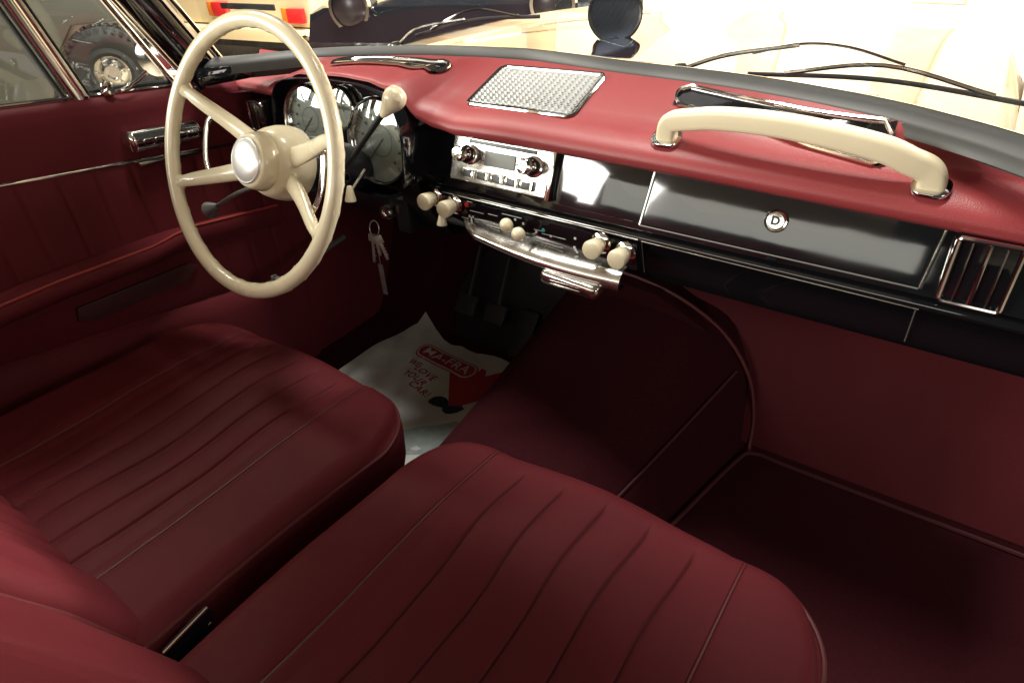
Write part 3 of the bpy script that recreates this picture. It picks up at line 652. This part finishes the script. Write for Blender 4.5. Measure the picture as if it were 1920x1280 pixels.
# ------------------------------------------------------------ seats
def cushion(cx, hw, y0, y1, rc, ztop, insert, nseam, zbot, mtx=None, front_band=.05, sag=.010, seed=0, crown=.012):
    """rows of constant x; returns bmesh of cover, and lists of seam/piping curves"""
    xs = []
    i0, i1 = insert
    seams = [i0+(i1-i0)*k/(nseam-1) for k in range(nseam)]
    nb = 26
    # dense columns
    fine = [-hw+2*hw*k/260 for k in range(261)]
    for a in range(1, 9): fine += [hw-.0006*a*a, -hw+.0006*a*a]
    for s in seams:
        for d in (-.004, -.0025, -.0012, 0, .0012, .0025, .004): fine.append(s-cx+d)
    fine = sorted(set(round(f, 5) for f in fine if abs(f) <= hw)); xs = [fine[0]]
    for f in fine[1:]:
        if f-xs[-1] > .0005: xs.append(f)
    xs[-1] = hw
    def fy(u):
        d = abs(u)-(hw-rc); bow = .035*(1-(u/hw)**2)
        if d <= 0: return y1+bow
        return y1+bow-rc*(1-math.sqrt(max(0, 1-(d/rc)**2)))
    def by(u): return y0
    def H(u, y):
        yf_ = fy(u)
        # distance to perimeter (approx)
        dx = hw-abs(u); dy = yf_-y; db = y-y0
        r = .030
        z = ztop
        d = min(dx, dy)
        if dx < r*2 and dy < r*2: d = max(0, 2*r-math.hypot(2*r-dx, 2*r-dy))
        if d < r: z -= .75*(r-math.sqrt(max(0, r*r-(r-d)**2)))
        # bolsters stand a bit proud, insert is sunk
        xx = cx+u
        if i0 < xx < i1 and nseam > 2:
            z -= .006*min(1, (min(xx-i0, i1-xx))/.02)
        z -= crown*(1-min(1, dy/.25))**2*1.3
        z += sag*math.sin(xx*23+seed)*math.sin(y*17+seed*2)*.25 - sag*math.exp(-((u/.2)**2+((y-(y0+y1)/2)/.16)**2))
        # pleats
        g = 0
        for k, s in enumerate(seams):
            ds = abs(xx-s); lim = yf_-(.012 if k in (0, nseam-1) else front_band)
            if ds < .03:
                f = 1 if y < lim else max(0, 1-(y-lim)/.02)
                g = max(g, f*(.0034*math.exp(-(ds/.0022)**2)+.0028*math.exp(-(ds/.012)**2)))
        z += .0035*noise.noise(Vector((xx*9, y*5, seed*3)))+.0013*noise.noise(Vector((xx*26, y*14, seed*5)))
        return z-g
    def wx(x, y):
        if not (i0 < x < i1): return x
        w = min(1, min(x-i0, i1-x)/.05); return x+w*(.0045*noise.noise(Vector((x*4, y*8, seed*7)))+.003*math.sin(y*19+seed*2+x*6)*min(1, y/.3))
    bm = BM(); rows = []; ny = 70
    for u in xs:
        yf_ = fy(u); row = []
        for j in range(ny+1):
            t = j/ny; t = t if t < .8 else .8+.2*(1-(1-(t-.8)/.2)**1.7)
            y = y0+(yf_-y0)*t; row.append(Vector((wx(cx+u, y), y, H(u, y))))
        rows.append(row)
    V = grid(bm, rows)
    per = [V[0][j] for j in range(ny+1)]+[V[i][ny] for i in range(1, len(V))]+[V[-1][j] for j in range(ny-1, -1, -1)]
    prev = per
    pc = Vector((cx, (y0+y1)/2, 0))
    for (o, dz) in ((.003, -.008), (.004, -.03), (.002, -.07), (-.01, -.12), (-.02, zbot-ztop)):
        cur = []
        for v in per:
            dvec = Vector((v.co.x-pc.x, v.co.y-pc.y, 0)).normalized(); z = v.co.z+dz if dz > zbot-ztop+.001 else zbot
            cur.append(bm.verts.new((v.co.x+dvec.x*o, v.co.y+dvec.y*o, z)))
        for a in range(len(per)-1): bm.faces.new((prev[a], prev[a+1], cur[a+1], cur[a]))
        prev = cur
    pipe = [v.co.copy() for v in per]
    pipe = pipe[::3]+[pipe[-1]]
    lines = []
    for k, s in enumerate(seams):
        u = s-cx; yf_ = fy(u)-(.01 if k in (0, nseam-1) else front_band)
        lines.append([Vector((wx(s, y0+(yf_-y0)*j/60), y0+(yf_-y0)*j/60, H(u, y0+(yf_-y0)*j/60)+.0012)) for j in range(61)])
    return bm, pipe, lines
def seat(name, label, cx, hw, insert, dz=0, seed=0, ns=7, sm='piping'):
    s = thing(name, label, 'car seat', (cx, .3, -1.0))
    bm, pipe, lines = cushion(cx, hw, .02, .555, .085, -.690+dz, insert, ns, -.90, seed=seed)
    cu = obj('seat_cushion', bm, M['leather'], s, smooth=60)
    bm = BM(); sweep(bm, pipe, .0032, 8); obj('piping', bm, M['piping'], cu)
    for k in (0, len(lines)-1): bm = BM(); sweep(bm, lines[k], .0022, 6); obj('piping', bm, M['piping'], cu)
    for l in lines[1:-1]: bm = BM(); sweep(bm, [p-Vector((0, 0, .001)) for p in l], .0009, 5); obj('seam', bm, M[sm], cu)
    # backrest: same builder, stood up and leant back
    bm, pipe, lines = cushion(cx, hw-.005, 0, .455, .10, .085, insert, ns, -.03, seed=seed+2, sag=.006)
    lean = R_(19)
    # local (x, y=up along back, z=out of the face) -> world
    up = Vector((0, -math.sin(lean), math.cos(lean))); nn = Vector((0, math.cos(lean), math.sin(lean)))
    mx = Matrix(((1, up.x, nn.x, 0), (0, up.y, nn.y, .02), (0, up.z, nn.z, -.735+dz), (0, 0, 0, 1)))
    bmesh.ops.transform(bm, matrix=mx, verts=bm.verts); b = obj('backrest', bm, M['leather'], s, smooth=60)
    bm = BM(); sweep(bm, [mx @ p for p in pipe], .0032, 8); obj('piping', bm, M['piping'], b)
    bm = BM(); rbox(bm, (cx, .26, -.94), (hw*1.7, .42, .05), .01); obj('seat_base', bm, M['blackm'], s)
    return s
ds = seat('driver_seat', 'red leather seat with vertical pleats behind the steering wheel', -.924, .300, (-1.09, -.752), seed=1.0)
ps = seat('passenger_seat', 'red leather pleated seat nearest the camera below the glovebox', -.268, .303, (-.463, -.083), seed=2.3, sm='seam')
bm = BM(); prism(bm, [(-.604, .09, -.715), (-.604, .15, -.705), (-.604, .155, -.72), (-.604, .12, -.79), (-.604, .06, -.80)], (-.004, 0, 0), .0012); hb = obj('hinge_bracket', bm, M['blackm'], ds)
bm = BM(); sweep(bm, [(-.600, .088, -.712), (-.600, .150, -.702)], .0022, 8); lathe(bm, [(.004, 0), (.003, .003), (0, .0035)], (-.606, .145, -.735), (1, 0, 0), 12); obj('bracket_edge', bm, M['chrome'], hb)

# ------------------------------------------------------------ driver door
DX = -1.272
def ztop(y): return -.262-.115*(y-.45)
# upper padded leather
bm = BM(); rows = []
ys = [-.5+1.34*i/30 for i in range(31)]
def ztrim(y): return -.372-.135*(y-.43)
for y in ys:
    zt, zm = ztop(y), ztrim(y)
    rows.append([(DX-.035, y, zt-.002), (DX-.02, y, zt), (DX-.006, y, zt-.004), (DX+.003, y, zt-.012), (DX+.005, y, zt-.03), (DX+.004, y, (zt+zm)/2), (DX, y, zm)])
grid(bm, rows)
# lower leather with vertical seams
rows = []; yy = []
y = -.5
while y < .84: yy.append(y); y += .004
for y in yy:
    zm = ztrim(y); k = ((y+.01) % .062); g = .003*math.exp(-((min(k, .062-k))/.003)**2); zb = -.66-.17*(y-.31)
    rows.append([(DX, y, zm), (DX+.002-g, y, zm-.005), (DX+.003-g, y, zm-.06), (DX+.002-g, y, -.55), (DX+.002-g*.5, y, zb+.015), (DX-.004, y, zb), (DX+.008, y, zb-.012), (DX+.012, y, zb-.05), (DX+.010, y, -.84), (DX+.004, y, -1.02)])
grid(bm, rows); door = obj('door', bm, M['leather'], body, smooth=50, label='red leather driver door')
bm = BM(); sweep(bm, [(DX+.003, y, ztrim(y)) for y in ys], lambda t: (.002, .0035), 8); obj('trim_strip', bm, M['chrome'], door)
# armrest
bm = BM(); rows = []
for i in range(41):
    t = i/40; y = -.3+1.12*t; w = .062 if y < .52 else .062-.048*min(1, (y-.52)/.10); z = -.520-.055*max(0, (y-.338))-.10*max(0, y-.56)
    rows.append([(DX, y, z), (DX+w*.5, y, z+.003), (DX+w*.85, y, z-.002), (DX+w, y, z-.012), (DX+w*.97, y, z-.026), (DX+w*.7, y, z-.04), (DX, y, z-.055)])
grid(bm, rows); ar = obj('armrest', bm, M['leather'], door, smooth=60, label='long red padded armrest')
bm = BM(); sweep(bm, [(a[2][0], a[2][1], a[2][2]+.001) for a in rows], .0025, 6); obj('armrest_piping', bm, M['armpipe_lit'], door)
bm = BM(); prism(bm, [(DX+.010, .36, -.600), (DX+.010, .585, -.612), (DX+.010, .60, -.625), (DX+.010, .575, -.645), (DX+.010, .38, -.640), (DX+.010, .352, -.625)], (-.006, 0, 0), .002); obj('pull_recess_shade', bm, M['seam'], door)  # dark slab proud of the panel, shade of a recess in its colour
# door handle (chrome, with finger ribs)
bm = BM(); rows = []
for i in range(31):
    t = i/30; y = .548+.150*t; z = -.352-.11*(y-.56)*1.0; e = min(1, min(t, 1-t)/.06)**.5
    rows.append([(DX+.004, y, z+.020*e), (DX+.020*e+.004, y, z+.019*e), (DX+.028*e+.004, y, z+.010*e), (DX+.029*e+.004, y, z-.006*e), (DX+.022*e+.004, y, z-.017*e), (DX+.004, y, z-.020*e)])
grid(bm, rows); dh = obj('door_handle', bm, M['chrome'], door, smooth=60)
for k in range(5):
    y = .575+k*.022; z = -.352-.11*(y-.56); bm = BM(); sweep(bm, [(DX+.033+b*.12, y+.009+a, z-.003+b) for a, b in rrect(.017, .012, .002, 2)], .0012, 6, closed=True); obj('finger_rib', bm, M['chrome'], door)
bm = BM(); rbox(bm, (DX+.012, .62, -.40), (.012, .12, .007), .002, Matrix.Rotation(R_(-6.5), 3, 'X')); obj('handle_backplate', bm, M['chrome2'], door)
# window sill strip
bm = BM(); sweep(bm, [(DX-.024, y, ztop(y)+.003) for y in ys], lambda t: (.005, .003), 8); obj('window_sill_strip', bm, M['chrome'], door)
bm = BM(); sweep(bm, [(DX-.036, y, ztop(y)+.004) for y in ys if y > .5], lambda t: (.006, .008), 8); obj('sill_rubber', bm, M['rubber'], door)
# divider bar of the quarter window
D0 = Vector((DX-.026, .532, -.275)); D1 = Vector((DX-.022, .33, .20))
dirD = Vector((0, .21, -.148))
bot, topp = Vector((DX-.026, .520, -.272)), Vector((DX-.026, .40, .20))
def bar(off, wd, th, m, nm, par, x=0):
    bm = BM(); sweep(bm, [bot+Vector((x, off, 0)), topp+Vector((x, off, 0))], lambda t: (wd, th), 10, up=(1, 0, 0)); return obj(nm, bm, m, par)
dv = bar(0, .012, .010, M['chrome'], 'window_divider', door)
bar(-.020, .004, .006, M['rubber'], 'divider_rubber', door); bar(.019, .004, .006, M['rubber'], 'divider_rubber', door)
bar(.013, .0025, .0125, M['chrome2'], 'divider_edge', door)
# quarter window front frame parallel to the pillar
bm = BM(); sweep(bm, [(DX-.03, .700, -.288), (DX-.025, .452, .22)], lambda t: (.006, .007), 10, up=(1, 0, 0)); obj('quarter_window_frame', bm, M['chrome'], door)
bm = BM(); prism(bm, [(DX-.028, .54, -.275), (DX-.028, .695, -.287), (DX-.025, .46, .20), (DX-.025, .41, .20)], (-.003, 0, 0)); obj('quarter_window', bm, M['glass'], door)
bm = BM(); prism(bm, [(DX-.028, -.4, -.18), (DX-.028, .515, -.272), (DX-.026, .40, .20), (DX-.026, -.3, .20)], (-.003, 0, 0)); obj('window_pane', bm, M['glass'], door)
# quarter window latch
bm = BM(); c = Vector((DX-.008, .566, -.268)); lathe(bm, [(.0, .012), (.007, .011), (.009, .004), (.009, -.012)], c, (1, 0, .3), 16); lathe(bm, [(.008, -.012), (.010, -.004), (.008, .0)], c+Vector((0, 0, .016)), (0, 0, 1), 16)
sweep(bm, crom([c, c+Vector((.012, .02, .0)), c+Vector((.008, .05, .008)), c+Vector((.004, .075, .018))], 5), lambda t: (.003, .004), 8); obj('window_latch', bm, M['chrome'], door)
# outside mirror
bm = BM(); c = Vector((-1.45, .757, -.262)); ax = Vector((.75, -1, 0)); lathe(bm, [(0, .012), (.028, .010), (.037, .004), (.038, -.002), (.034, -.012), (.015, -.026), (0, -.028)], c, ax, 32); sweep(bm, crom([c+Vector((.0, .0, -.03)), c+Vector((.05, .02, -.03)), c+Vector((.12, .03, -.045))], 5), .007, 10)
obj('outside_mirror', bm, M['chrome'], door)
# window crank and small pull lever
bm = BM(); sweep(bm, [(-1.165, .685, -.690), (-1.15, .70, -.665)], .003, 8); rbox(bm, (-1.15, .70, -.684), (.03, .012, .03), .004); sweep(bm, [(-1.15, .70, -.684), (-1.15, .9, -.66)], .006, 8)
top(obj('bonnet_release', bm, M['steel'], body), None, None)

# ------------------------------------------------------------ paper mat
pm = thing('paper_mat', 'white printed paper mat lying in the driver footwell', 'paper mat', (-.95, .9, -.99))
def pz(x, y):
    z = -.994
    z += lin([(1.03, 0), (1.066, .006), (1.095, .044)], y)
    z += .003*math.sin(x*31)*math.sin(y*23)+.0015*math.sin(x*80+y*40)
    return z
bm = BM(); rows = []
for j in range(41):
    v = j/40; row = []
    for i in range(41):
        u = i/40; x0 = -1.162+.05*v**6; x1 = -.744; x = x0+(x1-x0)*u
        yt = lin([(0, 1.089), (.26, 1.046), (.36, 1.038), (.43, 1.048), (.58, 1.038), (.7, 1.052), (.88, 1.050), (1, 1.062)], u); y = .60+(yt-.60)*v
        row.append((x, y, pz(x, y)))
    rows.append(row)
V = grid(bm, rows); 
obj('paper_sheet', bm, M['paper'], pm, smooth=60)
def flat(bm, h): 
    for v in bm.verts: v.co.z = pz(v.co.x, v.co.y)+h
def decal(poly, h, m, nm, parent=None, sub=3):
    bm = BM(); vs = [bm.verts.new((x, y, 0)) for x, y in poly]; bm.faces.new(vs)
    bmesh.ops.triangulate(bm, faces=bm.faces); 
    bmesh.ops.subdivide_edges(bm, edges=bm.edges, cuts=sub, use_grid_fill=True); flat(bm, h); return obj(nm, bm, m, parent or pm, smooth=60)
ang = R_(-8)
def L2(cx, cy, pts, a=ang): return [(cx+p[0]*math.cos(a)-p[1]*math.sin(a), cy+p[0]*math.sin(a)+p[1]*math.cos(a)) for p in pts]
bc = (-.947, .974); ba = R_(-5)
decal(L2(*bc, rrect(.200, .058, .028, 6), ba), .0012, M['printred'], 'banner_outline')
decal(L2(*bc, rrect(.193, .051, .025, 6), ba), .0018, M['paper'], 'banner_gap')
decal(L2(*bc, rrect(.184, .042, .020, 6), ba), .0024, M['printred'], 'banner')
def txt(s, size, x, y, a, m, nm, h, bold=0, shear=0):
    mx = Matrix.Translation((x, y, 0)) @ Matrix.Rotation(a, 4, 'Z'); bm = text(nm, s, size, mx, m, pm, 0, shear, bold)
    flat(bm, h); obj(nm, bm, m, pm, smooth=0)
txt('MA-FRA', .040, bc[0], bc[1], ba, M['paper'], 'banner_text', .0034, .0006, 0)
for i, (t_, x, y, sz) in enumerate((('WE', -1.012, .926, .026), ('LOVE', -.960, .906, .028), ('YOUR', -.972, .879, .027), ('CAR!', -.932, .852, .028))):
    txt(t_, sz, x, y, R_(-10), M['printred'], 'slogan_text', .0018, .0003, .2)
decal([(-.909, .941), (-.90, .955), (-.868, .950), (-.850, .962), (-.848, .995), (-.835, .995), (-.825, .977), (-.790, 1.02), (-.765, 1.048), (-.752, 1.035), (-.748, .95), (-.775, .90), (-.803, .857), (-.835, .844), (-.87, .89)], .0014, M['printred'], 'red_print')
decal([(-.803, .857), (-.835, .844), (-.844, .858), (-.856, .864), (-.870, .862), (-.882, .850), (-.886, .836), (-.881, .826), (-.864, .823), (-.852, .826), (-.840, .831), (-.835, .822), (-.822, .818), (-.81, .823), (-.798, .832), (-.790, .85)], .0012, M['printblack'], 'black_print', sub=2)
decal([(-.87, .72), (-.847, .742), (-.78, .812), (-.760, .80), (-.757, .70), (-.90, .62)], .0012, M['printgrey'], 'grey_print')

# ------------------------------------------------------------ vehicles outside
van = thing('delivery_van', 'cream vehicle with red tail lamps parked beyond the windscreen', 'van', (-5.9, 5.2, -1.3))
a0, a1 = Vector((-6.9, 3.85, 0)), Vector((-5.02, 4.08, 0)); sd = Vector((-.25, 2.6, 0)).normalized()*3.6
def wallbox(bm, P, z0, z1, bev=.03): prism(bm, [(p.x, p.y, z0) for p in P], (0, 0, z1-z0), bev)
bm = BM(); wallbox(bm, [a0, a1, a1+sd, a0+sd], -.97, .5, .05); obj('van_shell', bm, M['vanp'], van)
bm = BM(); wallbox(bm, [a0+Vector((.05, -.08, 0)), a1+Vector((0, -.08, 0)), a1+Vector((0, .1, 0)), a0+Vector((0, .1, 0))], -1.08, -.972, .02); obj('rear_bumper', bm, M['vanp'], van)
bm = BM(); wallbox(bm, [a0+Vector((.1, .12, 0)), a1+Vector((-.08, .12, 0)), a1+sd*.95+Vector((-.08, 0, 0)), a0+sd*.95], -1.18, -.975, .02); obj('underbody', bm, M['rubber'], van)
dr = (a1-a0).normalized()
for t in (.13, .55):
    pass
for cpos in (Vector((-6.07, 3.96, -.83)), Vector((-5.14, 4.06, -.86))):
    bm = BM(); rbox(bm, cpos+Vector((0, -.04, 0)), (.18, .05, .12), .01, Matrix.Rotation(R_(6.5), 3, 'Z')); tlp = obj('tail_lamp', bm, M['red'], van)
    bm = BM(); rbox(bm, cpos+Vector((-.125, -.045, 0)), (.07, .05, .12), .01, Matrix.Rotation(R_(6.5), 3, 'Z')); obj('amber_lens', bm, M['amber'], tlp)
bm = BM(); rbox(bm, (-5.6, 3.88, -.785), (.66, .02, .05), .008, Matrix.Rotation(R_(6.5), 3, 'Z')); obj('rear_trim', bm, M['rubber'], van)
for y in (3.4, 5.6):
    bm = BM(); lathe(bm, [(.14, -.01), (.2, .0), (.27, .01), (.29, -.02), (.29, -.18), (.2, -.2)], (-5.04-.09*(y-4.08), y+1.3, -1.01), (1, .1, 0), 32); obj('wheel', bm, M['tyre'], van)
def oldcar(base, rotz, label, lamps=True):
    t = thing('parked_car', label, 'car', base)
    rm = Matrix.Translation(Vector(base)) @ Matrix.Rotation(R_(rotz), 4, 'Z') @ Matrix.Scale(1.22, 4)
    def fin(bm): bmesh.ops.transform(bm, matrix=rm, verts=bm.verts); return bm
    # long axis = +y (front towards -y)
    prof = [(-1.6, .30), (-1.66, .45), (-1.58, .60), (-1.2, .66), (-.45, .70), (-.35, .70), (-.30, .62), (.45, .62), (.52, .71), (.9, .70), (1.4, .62), (1.62, .5), (1.6, .28)]
    bm = BM(); rows = []
    for u in (-.74, -.73, -.66, -.45, 0, .45, .66, .73, .74):
        rows.append([(u, y*(1 if abs(u) < .6 else .985), .30+(z-.30)*(1 if abs(u) < .6 else (.99 if abs(u) < .7 else .9))) for y, z in prof])
    V = grid(bm, rows)
    bm.faces.new([v for v in V[0]]); bm.faces.new([v for v in V[-1]][::-1]); fin(bm); obj('car_shell', bm, M['black'], t, smooth=40)
    for sx in (-1, 1):
        for y in (-1.0, 1.05):
            bm = BM(); lathe(bm, [(.0, .02), (.14, .02), (.17, .0), (.20, .01), (.29, .0), (.315, -.03), (.315, -.15), (.26, -.17)], (sx*.74, y, .315), (sx, 0, 0), 32); fin(bm); w = obj('wheel', bm, M['tyre'], t)
            bm = BM(); lathe(bm, [(.0, .035), (.06, .03), (.13, .022), (.15, .005)], (sx*.74, y, .315), (sx, 0, 0), 24); fin(bm); obj('hubcap', bm, M['chrome'], w)
        bm = BM(); lathe(bm, [(0, .05), (.06, .045), (.095, .02), (.10, 0), (.10, -.1)], (sx*.5, -1.58, .60), (0, -1, 0), 28); fin(bm); hl = obj('headlamp', bm, M['blackm'], t)
        bm = BM(); lathe(bm, [(.09, .03), (.105, .03), (.112, .01), (.105, -.01)], (sx*.5, -1.58, .60), (0, -1, 0), 28); fin(bm); obj('lamp_rim', bm, M['chrome'], hl)
    bm = BM(); sweep(bm, crom([(-.78, -1.55, .42), (-.70, -1.75, .42), (0, -1.80, .42), (.70, -1.75, .42), (.78, -1.55, .42)], 6), lambda t_: (.035, .06), 12); fin(bm); obj('front_bumper', bm, M['chrome'], t)
    bm = BM(); sweep(bm, crom([(-.78, 1.55, .42), (-.70, 1.70, .42), (0, 1.75, .42), (.70, 1.70, .42), (.78, 1.55, .42)], 6), lambda t_: (.035, .06), 12); fin(bm); obj('rear_bumper', bm, M['chrome'], t)
    bm = BM(); sweep(bm, crom([(-.62, -.38, .69), (-.60, -.30, .86), (0, -.34, .90), (.60, -.30, .86), (.62, -.38, .69)], 6), .012, 8); fin(bm); obj('windscreen_frame', bm, M['chrome'], t)
    return t
oldcar((-3.45, 5.0, -1.3), 22, 'low glossy black open car with round lamps beside the cream vehicle')
# off-road vehicle seen through the quarter window
orv = thing('offroad_vehicle', 'dark off-road vehicle with big knobbly tyre outside the driver window', 'off-road vehicle', (-5.8, 2.3, -1.3))
def orf(bm): bmesh.ops.transform(bm, matrix=Matrix.Translation((-5.3, 2.42, -1.0)) @ Matrix.Rotation(R_(-35), 4, 'Z') @ Matrix.Scale(.72, 4) @ Matrix.Translation((2.66, -1.17, .62)), verts=bm.verts)
bm = BM(); prism(bm, [(-2.75, -1.5, -.80), (-2.75, .55, -.80), (-2.75, .70, -.45), (-2.75, .95, -.17), (-2.75, 1.40, -.17), (-2.75, 1.75, -.45), (-2.75, 1.78, -.5), (-2.75, 1.80, .02), (-2.75, 1.2, .10), (-2.75, .8, .6), (-2.75, -1.5, .7)], (-1.6, 0, 0), .02); orf(bm); obj('vehicle_shell', bm, M['offroad'], orv)
wc = Vector((-2.66, 1.17, -.62))
bm = BM(); lathe(bm, [(.16, .0), (.20, .03), (.24, .015), (.30, .035), (.36, .03), (.41, .0), (.42, -.06), (.42, -.22), (.38, -.26), (.16, -.26)], wc, (1, 0, 0), 72)
for k in range(36):
    a = 2*math.pi*k/36; d = Vector((0, math.cos(a), math.sin(a))); rot = Matrix.Rotation(a, 3, 'X')
    rbox(bm, wc+d*.405+Vector((.010, 0, 0)), (.05, .045, .03), .004, rot); rbox(bm, wc+d*.43+Vector((-.10-.06*(k % 2), 0, 0)), (.12, .03, .04), .004, rot)
orf(bm); wh = obj('wheel', bm, M['tyre'], orv)
bm = BM(); lathe(bm, [(.0, -.02), (.05, -.02), (.055, .02), (.075, .02), (.08, -.03), (.13, -.05), (.15, -.01), (.165, .012), (.17, .0)], wc, (1, 0, 0), 40)
for k in range(6):
    a = 2*math.pi*k/6; lathe(bm, [(.012, -.04), (.012, -.01), (0, -.008)], wc+Vector((0, math.cos(a)*.105, math.sin(a)*.105)), (1, 0, 0), 8)
orf(bm); obj('wheel_disc', bm, M['chrome2'], wh)
